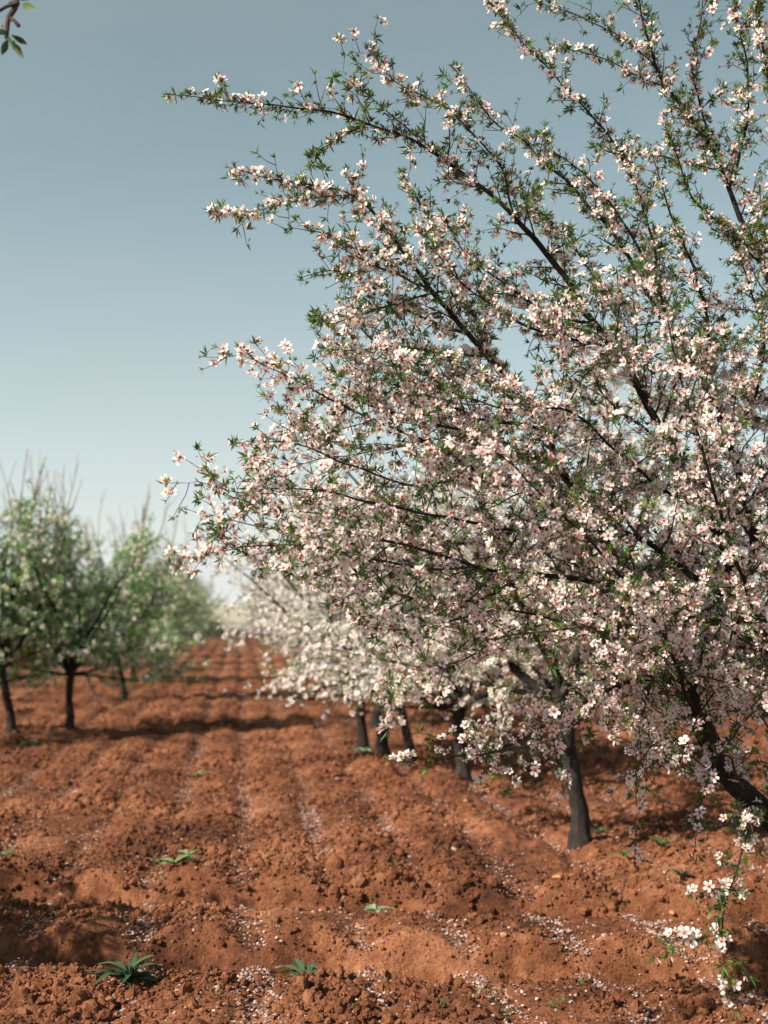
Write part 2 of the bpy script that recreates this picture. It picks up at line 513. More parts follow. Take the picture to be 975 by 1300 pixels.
def flower_tpl(seed, hi=True, petals=True, bud=False):
    r = np.random.default_rng(seed)
    Vs, Ts, Cs, off = [], [], [], 0
    def put(v, t, c):
        nonlocal off
        Vs.append(v); Ts.append(np.array(t) + off); Cs.append(c); off += len(v)
    white, pink = np.array([0.97, 0.925, 0.89]), np.array([0.90, 0.43, 0.40])
    cup = r.uniform(0.12, 0.75) if not bud else 1.9
    if petals:
        for k in range(5):
            v, t, R = petal_strip(1.0 * r.uniform(0.88, 1.08), (0.45 if bud else 0.80) * r.uniform(0.85, 1.12), cup + r.uniform(-0.12, 0.15), hi=hi)
            tw = r.uniform(-0.25, 0.25)
            v = v.copy(); v[:, 2] += v[:, 0] * tw + 0.10
            v[:, 1] += 0.10
            a = k * 2 * math.pi / 5 + r.uniform(-0.13, 0.13)
            M = np.array([[math.cos(a), -math.sin(a), 0], [math.sin(a), math.cos(a), 0], [0, 0, 1]])
            w = sstep(0.0, 0.56, R)[:, None]
            put(v @ M.T, t, pink * (1 - w) + white * w)
    red, dark = np.array([0.60, 0.05, 0.035]), np.array([0.28, 0.05, 0.04])
    # throat (red disc) and calyx behind
    m = 5
    ang = np.arange(m) * 2 * math.pi / m + 0.3
    rr = (0.28 if petals else 0.19) if hi else 0.26
    ring = np.stack([rr * np.cos(ang), rr * np.sin(ang), np.full(m, 0.20)], -1)
    v = np.concatenate([ring, [[0, 0, 0.10]], [[0, 0, -0.30 if hi else -0.2]]])
    t = [(i, (i + 1) % m, m) for i in range(m)] + [((i + 1) % m, i, m + 1) for i in range(m)]
    if hi:
        put(v, t, np.concatenate([np.tile(red, (m + 1, 1)), dark[None]]))
    else:
        put(v[[0, 2, 3]], [(0, 1, 2)], np.tile(red, (3, 1)))
    if hi is True or not petals:               # sepals / stamens
        ns = 7 if petals else 9
        for k in range(ns):
            a = k * 2 * math.pi / ns + r.uniform(-0.2, 0.2)
            tilt = r.uniform(0.25, 0.6) if petals else r.uniform(0.4, 1.1)
            L = r.uniform(0.40, 0.55) if petals else r.uniform(0.32, 0.55)
            d = np.array([math.cos(a) * math.sin(tilt), math.sin(a) * math.sin(tilt), math.cos(tilt)])
            s = np.array([-math.sin(a), math.cos(a), 0]) * (0.026 if petals else 0.075)
            o = np.array([0, 0, 0.08])
            put(np.array([o - s, o + s, o + d * L]), [(0, 1, 2)],
                np.array([red * 0.8, red * 0.8, (0.75, 0.45, 0.18) if petals else (0.52, 0.10, 0.06)]))
    return np.concatenate(Vs), np.concatenate(Ts), np.concatenate(Cs)
def tuft_tpl(seed, n, hi=True, spread=1.0):
    """a tuft of narrow lance-shaped leaves opening round +Z; unit = leaf length"""
    r = np.random.default_rng(seed)
    Vs, Ts, Cs, off = [], [], [], 0
    for k in range(n):
        a = k * 2.4 + r.uniform(-0.4, 0.4)
        tilt = spread * r.uniform(0.35, 1.15)
        L, Wd = r.uniform(0.55, 1.1), r.uniform(0.15, 0.23)
        arch = r.uniform(0.05, 0.3)
        o = np.array([math.cos(a), math.sin(a), 0])
        s = np.array([-math.sin(a), math.cos(a), 0])
        d = o * math.sin(tilt) + np.array([0, 0, math.cos(tilt)])
        dn = o * math.cos(tilt) - np.array([0, 0, math.sin(tilt)])
        q = lambda u, w, e=0: d * u * L + s * w * Wd + dn * (arch * u * u * L) - dn * e * Wd
        if hi:
            v = np.array([q(0, 0), q(.42, -.5, .22), q(.42, 0), q(.42, .5, .22), q(1, 0)])
            t = [(0, 2, 1), (0, 3, 2), (1, 2, 4), (2, 3, 4)]
        else:
            v = np.array([q(0, 0), q(.45, -.55), q(.45, .55), q(1, 0)])
            t = [(0, 2, 1), (1, 2, 4 - 1)]
        g = np.array([0.075, 0.140, 0.040]) * r.uniform(0.75, 1.3) * np.array([r.uniform(0.85, 1.3), 1, r.uniform(0.8, 1.1)])
        Vs.append(v); Ts.append(np.array(t) + off); Cs.append(np.tile(g, (len(v), 1))); off += len(v)
    return np.concatenate(Vs), np.concatenate(Ts), np.concatenate(Cs)
def open_or_bud(hi):
    out = [flower_tpl(200 + i, hi=hi) for i in range(9)]
    for i in range(2):
        v, t, c = flower_tpl(220 + i, hi=hi, bud=True)
        out.append((v * 0.5, t, c * np.array([0.95, 0.72, 0.72])))
    return out
FL_HI = open_or_bud(True)
FL_CALYX = [flower_tpl(230 + i, petals=False) for i in range(3)]
FL_MID = open_or_bud('mid')
FL_LO = [flower_tpl(250 + i, hi=False) for i in range(6)]
TU_HI = [tuft_tpl(300 + i, (3, 5, 7, 9, 6, 4, 8, 5)[i], spread=(0.7, 1.1, 0.9, 1.2, 0.6, 1.3, 1.0, 0.8)[i]) for i in range(8)]
TU_LO = [tuft_tpl(320 + i, 5, hi=False) for i in range(5)]

def tube(pts, rad, n, cap=True):
    P = np.asarray(pts, float)
    R = np.asarray(rad, float)
    k = len(P)
    tg = np.gradient(P, axis=0)
    tg /= np.maximum(np.linalg.norm(tg, axis=1, keepdims=True), 1e-9)
    ref = np.array([0.31, 0.17, 0.93])
    m = tg.mean(0)
    if abs(np.dot(ref, m)) > 0.85 * np.linalg.norm(m):
        ref = np.array([0.9, -0.3, 0.2])
    u = np.cross(tg, ref)
    u /= np.maximum(np.linalg.norm(u, axis=1, keepdims=True), 1e-9)
    v = np.cross(tg, u)
    a = np.arange(n) * 2 * np.pi / n
    V = P[:, None] + R[:, None, None] * (u[:, None] * np.cos(a)[None, :, None] + v[:, None] * np.sin(a)[None, :, None])
    i = np.arange(k - 1)[:, None] * n
    j = np.arange(n)[None]
    j2 = (j + 1) % n
    T = np.concatenate([np.stack([i + j, i + n + j, i + n + j2], -1).reshape(-1, 3),
                        np.stack([i + j, i + n + j2, i + j2], -1).reshape(-1, 3)])
    V = V.reshape(-1, 3)
    if cap:
        V = np.concatenate([V, P[-1:] + tg[-1:] * R[-1]])
        b = (k - 1) * n
        T = np.concatenate([T, np.array([(b + q, k * n, b + (q + 1) % n) for q in range(n)])])
    return V, T
def join_tubes(lst):
    Vs, Ts, off = [], [], 0
    for V, T in lst:
        Vs.append(V); Ts.append(T + off); off += len(V)
    return np.concatenate(Vs), np.concatenate(Ts)
def smooth_path(pts, step):
    """Catmull-Rom through rows (x,y,z,r), resampled about every step metres"""
    P = np.asarray(pts, float)
    P = np.concatenate([[2 * P[0] - P[1]], P, [2 * P[-1] - P[-2]]])
    out = []
    for i in range(1, len(P) - 2):
        p0, p1, p2, p3 = P[i - 1:i + 3]
        n = max(2, int(np.linalg.norm((p2 - p1)[:3]) / step))
        for t in np.arange(n) / n:
            out.append(0.5 * (2 * p1 + (p2 - p0) * t + (2 * p0 - 5 * p1 + 4 * p2 - p3) * t * t + (3 * p1 - p0 - 3 * p2 + p3) * t ** 3))
    out.append(P[-2])
    out = np.array(out)
    out[:, 3] = np.maximum(out[:, 3], 0.0012)
    return out
def gnarl(P, amp, seed):
    s = np.arange(len(P)) * 0.21
    for a in range(3):
        P[:, a] += amp * noise(s, s * 0 + a * 5.3, seed) * np.minimum(1, np.arange(len(P)) / 4)
    P[:, 3] *= 1 + 0.10 * noise(s * 2.7, s * 0 + 9.1, seed)
    return P
def unit(v):
    return v / max(np.linalg.norm(v), 1e-9)
def side_dir(d, ang, rng, up=0.15):
    r = rng.normal(0, 1, 3)
    p = unit(r - d * np.dot(r, d))
    q = d * math.cos(ang) + p * math.sin(ang)
    q[2] += up
    return unit(q)
def walk(p, d, L, step, bend, grav, rng):
    n = max(2, int(round(L / step)))
    st = L / n
    out = [p.copy()]
    for i in range(n):
        d = unit(d + rng.normal(0, bend, 3) + np.array([0, 0, grav]))
        p = p + d * st
        out.append(p.copy())
    return np.array(out)

class Grower:
    def __init__(self, seed):
        self.rng = np.random.default_rng(seed)
        self.sec, self.twig = [], []
        self.pos, self.axis, self.tip = [], [], []
    def spots(self, P, R, spacing, start=0.0):
        rng = self.rng
        d = np.diff(P, axis=0)
        ln = np.linalg.norm(d, axis=1)
        cum = np.concatenate([[0], np.cumsum(ln)])
        s = start + spacing * rng.random()
        while s < cum[-1]:
            i = min(np.searchsorted(cum, s, side='right') - 1, len(d) - 1)
            f = (s - cum[i]) / max(ln[i], 1e-9)
            t = unit(d[i])
            q = side_dir(t, rng.uniform(0.8, 1.5), rng, 0.12)
            self.pos.append(P[i] + d[i] * f + q * (R[i] * 0.9 + rng.uniform(0.0, 0.012)))
            self.axis.append(q)
            self.tip.append(0)
            s += spacing * rng.uniform(0.5, 1.5)
        self.pos.append(P[-1]); self.axis.append(unit(d[-1])); self.tip.append(1)
    def dress(self, P4, k):
        """grow side branches, twigs and spurs from a limb P4 (n,4); k holds the rates"""
        rng = self.rng
        P, R = P4[:, :3], P4[:, 3]
        d = np.gradient(P, axis=0)
        ln = np.linalg.norm(np.diff(P, axis=0), axis=1)
        cum = np.concatenate([[0], np.cumsum(ln)])
        s = k.get('start', 0.1) + rng.random() * k['sec']
        while s < cum[-1]:
            i = min(np.searchsorted(cum, s), len(P) - 1)
            r = R[i]
            rem = cum[-1] - s
            L = min(k['lmax'], k['l0'] + k['lr'] * r, 0.15 + 0.7 * rem) * rng.uniform(0.55, 1.15)
            L *= k['shrink'](P[i, 2]) if 'shrink' in k else 1.0
            if L > 0.07:
                q = side_dir(unit(d[i]), rng.uniform(0.6, 1.15), rng, k['up'])
                B = walk(P[i], q, L, 0.05, 0.13, k['grav'], rng)
                r0 = min(0.55 * r, 0.0022 + 0.009 * L)
                rr = np.linspace(r0, 0.0013, len(B))
                self.sec.append(tube(B, rr, 5))
                st = 0.04
                bd = np.diff(B, axis=0)
                bl = L
                while st < bl - 0.02:
                    j = min(int(st / bl * (len(B) - 1)), len(B) - 2)
                    tl = min(k['tw'] * rng.uniform(0.4, 1.2), 0.05 + 0.75 * (bl - st))
                    if tl > 0.045:
                        tq = side_dir(unit(bd[j]), rng.uniform(0.5, 1.1), rng, k['up'] * 0.8)
                        Tp = walk(B[j] + bd[j] * rng.random(), tq, tl, 0.045, 0.15, k['grav'], rng)
                        self.twig.append(tube(Tp, np.linspace(0.0020, 0.0010, len(Tp)), 3))
                        self.spots(Tp, np.full(len(Tp), 0.001), k['sp'], 0.015)
                    st += k['tws'] * rng.uniform(0.6, 1.5)
                self.spots(B, rr, k['sp'], 0.05)
            s += k['sec'] * rng.uniform(0.5, 1.5)
        thin = np.nonzero(R < 0.0085)[0]
        if len(thin) > 2:
            self.spots(P[thin[0]:], R[thin[0]:], k['sp'] * 0.6)
            if 'shrink' in k and P[thin, 2].mean() > 2.5:
                self.spots(P[thin[0]:], R[thin[0]:], k['sp'] * 0.6)

def crown_arrays(g, pflower, pcalyx, pleaf, flower_size, tuft_size, flowers, tufts, calyx, fl_tint=(1, 1, 1), lf_tint=(1, 1, 1), many=(1, 3)):
    """turn spurs into blossoms and leaf tufts; returns raw instance lists"""
    rng = g.rng
    pos, axis, tip = np.array(g.pos), np.array(g.axis), np.array(g.tip)
    n = len(pos)
    u = rng.random(n)
    cl = np.clip(1 + 1.5 * noise(pos[:, 0] * 5 + pos[:, 2] * 4, pos[:, 1] * 5 - pos[:, 2] * 3, 17), 0.25, 1.75) if calyx else 1.0
    pf, pc, pl = pflower(pos) * cl, pcalyx(pos), pleaf(pos)
    isf = (u < pf) & (tip == 0)
    isc = (u >= pf) & (u < pf + pc) & (tip == 0)
    isl = (rng.random(n) < pl) | (tip == 1)
    F = {'pos': [], 'nrm': [], 'size': [], 'which': []}
    cnt = rng.integers(many[0], many[1] + 1, n)
    for rep in range(many[1]):
        m = isf & (cnt > rep)
        q = axis[m] + rng.normal(0, 0.55, (m.sum(), 3)) + np.array([0, 0, 0.12])
        q /= np.linalg.norm(q, axis=1, keepdims=True)
        F['pos'].append(pos[m] + q * rng.uniform(0.008, 0.020, (m.sum(), 1)))
        F['nrm'].append(q)
        F['size'].append(flower_size * rng.uniform(0.75, 1.15, m.sum()))
        F['which'].append(rng.integers(0, len(flowers), m.sum()))
    if calyx:
        for rep in range(3):
            m = isc & (cnt > rep)
            q = axis[m] + rng.normal(0, 0.6, (m.sum(), 3))
            q /= np.linalg.norm(q, axis=1, keepdims=True)
            F['pos'].append(pos[m] + q * 0.008)
            F['nrm'].append(q)
            F['size'].append(flower_size * rng.uniform(0.7, 1.0, m.sum()))
            F['which'].append(rng.integers(len(flowers), len(flowers) + len(calyx), m.sum()))
    F = {k: np.concatenate(v) for k, v in F.items()}
    nf = len(F['pos'])
    F['tint'] = np.array(fl_tint) * (0.86 + 0.16 * rng.random((nf, 1))) * (1 + rng.normal(0, 0.02, (nf, 3)))
    F['spin'] = rng.random(nf) * 6.28
    q = axis[isl] + rng.normal(0, 0.25, (isl.sum(), 3)) + np.array([0, 0, 0.1])
    nl = isl.sum()
    Lf = {'pos': pos[isl], 'nrm': q / np.linalg.norm(q, axis=1, keepdims=True), 'size': tuft_size * rng.uniform(0.4, 1.3, nl),
          'which': rng.integers(0, len(tufts), nl), 'spin': rng.random(nl) * 6.28,
          'tint': np.array(lf_tint) * (0.7 + 0.6 * rng.random((nl, 1))) * np.array([1, 1, 1])}
    yel = rng.random(nl) < 0.22
    Lf['tint'][yel] *= np.array([1.55, 1.25, 0.9])
    return F, Lf
def mass(name, D, tpls, mat, parent, label=None):
    if not len(D['pos']):
        return None
    V, T, C = instance(tpls, D['which'], D['pos'], frames(D['nrm'], D['spin']), D['size'], D['tint'])
    o = link(name, build_mesh(name, V, T, C, mat), parent, kind='stuff')
    return o

# ------------------------------------------------------------------ the leaning almond tree beside the aisle
HERO_LIMBS = {
 'A': [(1000,1062,4.72,.060),(960,1020,4.68,.056),(925,985,4.65,.053),(890,920,4.6,.049),(862,865,4.55,.045),(830,800,4.5,.039),(795,735,4.45,.034),(745,650,4.4,.029),(718,605,4.4,.026),(690,545,4.35,.023),(640,480,4.3,.020),(595,425,4.3,.017),(550,370,4.25,.014),(505,312,4.2,.011),(470,265,4.2,.008),(430,240,4.2,.006),(380,233,4.15,.0045),(340,226,4.15,.0035),(290,212,4.1,.002)],
 'B': [(1035,1120,4.85,.058),(1015,960,4.95,.052),(990,850,4.92,.047),(960,785,4.9,.043),(940,742,4.85,.038),(915,690,4.8,.032),(893,640,4.75,.030),(860,580,4.7,.028),(835,535,4.65,.026),(800,475,4.6,.024),(755,410,4.55,.022),(715,350,4.5,.020),(680,305,4.45,.018),(645,268,4.4,.015),(610,235,4.4,.013),(560,200,4.35,.011),(520,178,4.3,.009),(470,158,4.3,.008),(420,143,4.25,.0065),(370,138,4.2,.0055),(300,130,4.2,.004),(215,118,4.15,.002)],
 'C': [(942,748,4.85,.034),(958,705,4.85,.033),(955,660,4.9,.031),(940,610,4.9,.028),(925,560,4.9,.025),(895,490,4.9,.022),(850,420,4.9,.019),(815,360,4.9,.016),(790,310,4.85,.014),(755,270,4.85,.012),(725,235,4.85,.010),(690,207,4.8,.008),(665,180,4.8,.0065),(634,158,4.8,.005),(615,139,4.8,.004),(597,115,4.8,.003),(575,84,4.8,.002)],
 'D': [(1015,960,4.95,.045),(1030,780,5.05,.038),(1020,600,5.05,.033),(992,420,5.0,.027),(968,335,4.95,.023),(945,285,4.9,.020),(925,240,4.9,.017),(905,190,4.9,.014),(875,145,4.85,.012),(840,100,4.85,.010),(822,50,4.8,.008),(812,0,4.8,.006),(806,-70,4.8,.003)],
 'D2': [(925,240,4.9,.013),(938,200,4.85,.011),(950,140,4.8,.009),(948,80,4.8,.007),(935,20,4.75,.005),(925,-60,4.75,.003)],
 'D3': [(905,190,4.9,.010),(890,140,4.95,.008),(880,80,4.95,.006),(890,20,4.95,.0045),(900,-50,4.95,.003)],
 'D4': [(968,335,4.95,.014),(985,260,4.8,.011),(990,180,4.75,.009),(975,100,4.7,.007),(965,30,4.7,.005),(970,-60,4.7,.003)],
 'E': [(838,400,4.9,.010),(830,312,4.85,.009),(815,260,4.8,.008),(790,200,4.8,.0075),(755,150,4.8,.0065),(720,115,4.75,.0055),(690,80,4.75,.0045),(660,50,4.7,.0035),(622,2,4.7,.002)],
 'F': [(850,112,4.85,.006),(800,92,4.8,.005),(760,72,4.75,.004),(705,57,4.7,.002)],
 'F2': [(835,85,4.85,.006),(795,52,4.8,.005),(740,22,4.75,.004),(685,2,4.7,.0025)],
 'F3': [(905,215,4.9,.007),(850,200,4.75,.005),(790,195,4.7,.004),(755,187,4.65,.002)],
 'G': [(655,285,4.42,.009),(646,247,4.4,.008),(637,216,4.4,.007),(612,182,4.35,.006),(572,142,4.3,.005),(538,122,4.3,.0045),(501,102,4.25,.003),(465,62,4.25,.002)],
 'G2': [(538,178,4.3,.005),(500,150,4.25,.004),(470,125,4.2,.003),(435,98,4.2,.002)],
 'I': [(450,247,4.2,.005),(410,250,4.15,.0045),(360,258,4.1,.0035),(320,270,4.1,.003),(268,272,4.05,.002)],
 'I2': [(505,312,4.2,.006),(460,318,4.1,.005),(420,300,4.05,.004),(370,290,4.0,.002)],
 'J': [(465,158,4.3,.004),(430,176,4.25,.003),(393,197,4.2,.002)],
 'J2': [(560,370,4.25,.007),(500,385,4.15,.006),(450,400,4.1,.005),(420,410,4.05,.0035),(398,405,4.05,.002)],
 'J3': [(620,452,4.3,.008),(560,450,4.2,.007),(500,440,4.1,.006),(450,445,4.05,.004),(408,440,4.0,.002)],
 'L': [(952,768,4.87,.026),(900,745,4.7,.022),(865,722,4.6,.019),(815,685,4.5,.017),(740,658,4.4,.014),(690,635,4.3,.012),(620,605,4.2,.010),(540,560,4.1,.009),(470,530,4.05,.007),(420,507,4.0,.006),(370,480,3.95,.004),(310,450,3.9,.002)],
 'M': [(960,785,4.9,.032),(905,790,4.75,.028),(855,775,4.6,.024),(805,752,4.45,.021),(760,738,4.3,.018),(680,728,4.2,.015),(620,722,4.05,.012),(560,705,3.95,.010),(500,690,3.85,.008),(440,675,3.8,.006),(380,668,3.75,.005),(330,670,3.72,.0035),(262,655,3.7,.002)],
 'N': [(600,720,4.0,.009),(540,722,3.9,.008),(480,710,3.85,.007),(420,697,3.8,.006),(350,692,3.75,.0045),(290,697,3.7,.003),(235,708,3.65,.002)],
 'P': [(740,658,4.4,.011),(660,672,4.25,.010),(560,655,4.1,.008),(480,640,4.0,.007),(420,624,3.95,.0055),(350,620,3.9,.004),(300,625,3.88,.003),(252,610,3.85,.002)],
 'Q': [(620,605,4.2,.009),(520,615,4.15,.007),(450,592,4.1,.006),(400,572,4.05,.005),(345,560,4.0,.003),(313,585,4.0,.002)],
 'R': [(862,865,4.55,.026),(840,861,4.42,.020),(807,862,4.3,.016),(786,872,4.2,.014),(745,890,4.1,.011),(700,915,4.05,.009),(660,940,4.0,.007),(620,955,3.95,.005),(580,960,3.9,.004),(545,975,3.85,.002)],
 'R2': [(786,872,4.2,.009),(760,800,4.0,.008),(700,800,3.9,.007),(640,810,3.85,.006),(580,840,3.8,.005),(520,850,3.75,.003),(480,880,3.75,.002)],
 'R3': [(855,775,4.6,.012),(790,800,4.3,.010),(720,790,4.1,.008),(640,775,4.0,.007),(560,790,3.9,.005),(500,800,3.85,.003),(445,790,3.8,.002)],
 'T': [(890,920,4.6,.018),(870,880,4.3,.014),(850,820,4.05,.012),(810,760,3.9,.010),(760,700,3.8,.008),(700,640,3.75,.006),(650,590,3.7,.004),(600,560,3.7,.002)],
 'U': [(1000,900,4.95,.022),(980,830,4.6,.018),(960,780,4.3,.014),(930,700,4.1,.011),(900,600,4.0,.009),(870,500,3.95,.007),(850,420,3.95,.005),(830,340,3.95,.003)],
 'X': [(800,475,4.6,.012),(770,440,4.4,.010),(720,430,4.3,.008),(660,410,4.2,.007),(600,370,4.15,.005),(560,330,4.1,.003),(530,290,4.1,.002)],
 'Y': [(893,640,4.75,.013),(840,620,4.5,.011),(780,570,4.3,.009),(720,520,4.2,.008),(650,520,4.1,.006),(580,500,4.05,.004),(520,480,4.0,.002)],
 'Z': [(925,560,4.9,.012),(960,500,4.7,.010),(970,430,4.6,.008),(950,360,4.55,.006),(930,300,4.5,.004)],
 'Z2': [(990,850,4.92,.014),(950,860,4.6,.011),(920,870,4.3,.009),(900,890,4.1,.007),(880,920,4.0,.005),(860,980,3.95,.003)],
 'K1': [(690,545,4.35,.012),(610,530,4.3,.010),(530,500,4.25,.008),(470,480,4.2,.006),(420,470,4.2,.003)],
 'K2': [(595,425,4.3,.011),(530,400,4.4,.009),(475,365,4.45,.007),(430,345,4.45,.005),(385,352,4.45,.002)],
 'K3': [(540,560,4.1,.009),(480,572,4.3,.008),(430,560,4.4,.006),(375,545,4.4,.004),(335,552,4.4,.002)],
 'K4': [(660,672,4.25,.010),(590,690,4.3,.009),(510,665,4.3,.007),(430,655,4.3,.005),(360,650,4.25,.003),(310,645,4.2,.002)],
 'K5': [(745,650,4.4,.014),(660,600,4.75,.012),(560,520,4.9,.010),(480,440,4.95,.007),(430,380,4.95,.003)],
 'K6': [(718,605,4.4,.012),(640,560,4.3,.010),(560,540,4.2,.008),(490,520,4.2,.006),(440,500,4.15,.003)],
 'K7': [(550,370,4.25,.009),(510,350,4.1,.007),(470,335,4.05,.005),(430,315,4.0,.003)],
 'K8': [(680,728,4.2,.011),(610,760,4.2,.009),(540,760,4.15,.007),(470,750,4.1,.005),(420,765,4.05,.002)],
 'V1': [(800,475,4.6,.011),(780,400,4.9,.010),(740,330,5.0,.008),(690,270,5.0,.006),(640,230,5.0,.003)],
 'V2': [(850,420,4.9,.011),(830,350,4.6,.009),(790,280,4.5,.007),(750,230,4.45,.005),(700,190,4.4,.003)],
 'V3': [(755,410,4.55,.011),(700,400,4.3,.009),(640,360,4.2,.007),(590,320,4.2,.005),(560,270,4.2,.003)],
 'V4': [(895,490,4.9,.012),(900,420,4.6,.010),(880,340,4.5,.008),(850,270,4.5,.006),(830,200,4.5,.003)],
 'V5': [(640,480,4.3,.010),(600,400,4.5,.009),(570,330,4.6,.007),(540,270,4.6,.005),(510,220,4.55,.003)],
 'V6': [(968,335,4.95,.011),(930,300,4.6,.009),(880,250,4.5,.007),(850,170,4.45,.003)],
 'S1': [(835,862,4.4,.006),(815,910,4.25,.005),(808,960,4.2,.004),(808,1020,4.15,.003),(806,1092,4.1,.002)],
 'S2': [(905,945,4.6,.007),(895,1000,4.4,.005),(885,1050,4.3,.004),(880,1092,4.25,.002)],
 'S3': [(965,1020,4.65,.010),(955,1040,4.35,.008),(945,1070,4.05,.0065),(935,1105,3.85,.0055),(920,1150,3.75,.005),(918,1205,3.7,.004),(925,1245,3.66,.003),(935,1278,3.64,.002)],
 'S8': [(928,1130,3.8,.0035),(905,1128,3.74,.003),(880,1138,3.7,.002)],
 'S4': [(919,1185,3.72,.0035),(890,1190,3.68,.003),(860,1190,3.66,.0025),(832,1212,3.64,.002)],
 'S5': [(700,915,4.05,.005),(705,950,3.98,.004),(712,990,3.95,.003),(716,1012,3.95,.002)],
}
DENSE = {'J3', 'K1', 'K3', 'K4', 'K5', 'K6', 'K8', 'L', 'P', 'Q', 'R2', 'R3', 'X', 'Y', 'T', 'U'}
BARE = {'Z2', 'S7', 'S8', 'S9', 'S1', 'S2', 'S3', 'S4', 'S5', 'F', 'F3', 'J'}
def make_hero():
    bx, by = onground(1075, 1225)
    base = Vector((bx, by, gz(bx, by) - 0.03))
    root = thing('almond_tree', 'leaning almond tree in pink and white blossom, long limbs reaching over the aisle', 'tree', base)
    b = np.array(base)
    g = Grower(5)
    tp = [tuple(base) + (.092,), tuple(base + Vector((0.0, 0, 0.12))) + (.078,)] + [tuple(at(*p[:3])) + (p[3],) for p in ((1052, 1140, 4.9, .070), (1022, 1085, 4.8, .066), (1000, 1062, 4.74, .060))]
    P = gnarl(smooth_path(tp, 0.03), 0.008, 60)
    P[:, :3] -= b
    V, T = tube(P[:, :3], P[:, 3], 14)
    link('trunk', build_mesh('trunk', V, T, mat=BARK, smooth=True), root)
    for k, (name, pts) in enumerate(HERO_LIMBS.items()):
        P = smooth_path([tuple(at(*p[:3]) - base) + (p[3],) for p in pts], 0.03)
        P[:, 3] *= 0.60 + 0.25 * sstep(0.030, 0.048, P[:, 3])
        P = gnarl(P, 0.008 if pts[0][3] > .006 else 0.006, 70 + k)
        V, T = tube(P[:, :3], P[:, 3], 9)
        link('limb', build_mesh('limb', V, T, mat=BARK if pts[0][3] > .0095 else TWIG, smooth=True), root)
        if name in BARE:
            kw = dict(sec=0.12, l0=0.05, lr=14, lmax=0.2, up=0.0, grav=-0.02, tw=0.07, tws=0.05, sp=0.020)
        else:
            kw = dict(sec=0.050, l0=0.095, lr=24, lmax=0.58, up=0.10, grav=0.0, tw=0.17, tws=0.062, sp=0.027)
        kw['shrink'] = lambda z: 1 - 0.40 * float(sstep(2.4, 3.0, z))
        if name in DENSE:
            kw.update(l0=0.13, sec=0.06)
        g.dress(P, kw)
    V, T = join_tubes(g.sec + g.twig)
    link('twigs', build_mesh('twigs', V, T, mat=TWIG, smooth=True), root, kind='stuff')
    zz = lambda p: p[:, 2] + b[2]
    low = lambda p: sstep(2.35, 2.95, zz(p))
    F, Lf = crown_arrays(g, lambda p: 0.54 - 0.24 * low(p) - 0.26 * (1 - sstep(0.6, 1.0, zz(p))), lambda p: 0.13 + 0.12 * low(p), lambda p: 0.42 + 0.34 * low(p) + 0.2 * (1 - sstep(0.7, 1.2, zz(p))),
                         0.0172, 0.037, FL_HI, TU_HI, FL_CALYX, lf_tint=(0.95, 1.05, 0.90))
    print('hero flowers', len(F['pos']), 'tufts', len(Lf['pos']))
    # the 300 blossoms and 300 leaf tufts nearest the viewer are parts of their own
    inv = CAMM.inverted()
    Mi = np.array(inv)
    def nearest(D, k):
        w = D['pos'] + b
        c = w @ Mi[:3, :3].T + Mi[:3, 3]
        px, py = W0 / 2 + FPX * c[:, 0] / -c[:, 2], H0 / 2 - FPX * c[:, 1] / -c[:, 2]
        d = -c[:, 2] + 9 * ((px < 0) | (px > W0) | (py < 0) | (py > H0))
        return np.argsort(d)[:k]
    for D, tpls, mat, nm in ((F, FL_HI + FL_CALYX, PETAL, 'blossom'), (Lf, TU_HI, LEAF, 'leaf_tuft')):
        idx = nearest(D, 300)
        ms = {}
        rot = frames(D['nrm'][idx], D['spin'][idx])
        for j, i in enumerate(idx):
            w = int(D['which'][i])
            if w not in ms:
                ms[w] = build_mesh(nm, tpls[w][0], tpls[w][1], tpls[w][2] * D['tint'][i], mat)
            o = link(nm, ms[w], root)
            M = Matrix(rot[j].tolist()).to_4x4()
            o.matrix_local = Matrix.Translation(D['pos'][i].tolist()) @ M @ Matrix.Scale(float(D['size'][i]), 4)
        rest = np.setdiff1d(np.arange(len(D['pos'])), idx)
        mass(nm + '_mass', {k: v[rest] for k, v in D.items()}, FL_MID + FL_CALYX if nm == 'blossom' else tpls, mat, root)
    return root
HERO = make_hero()

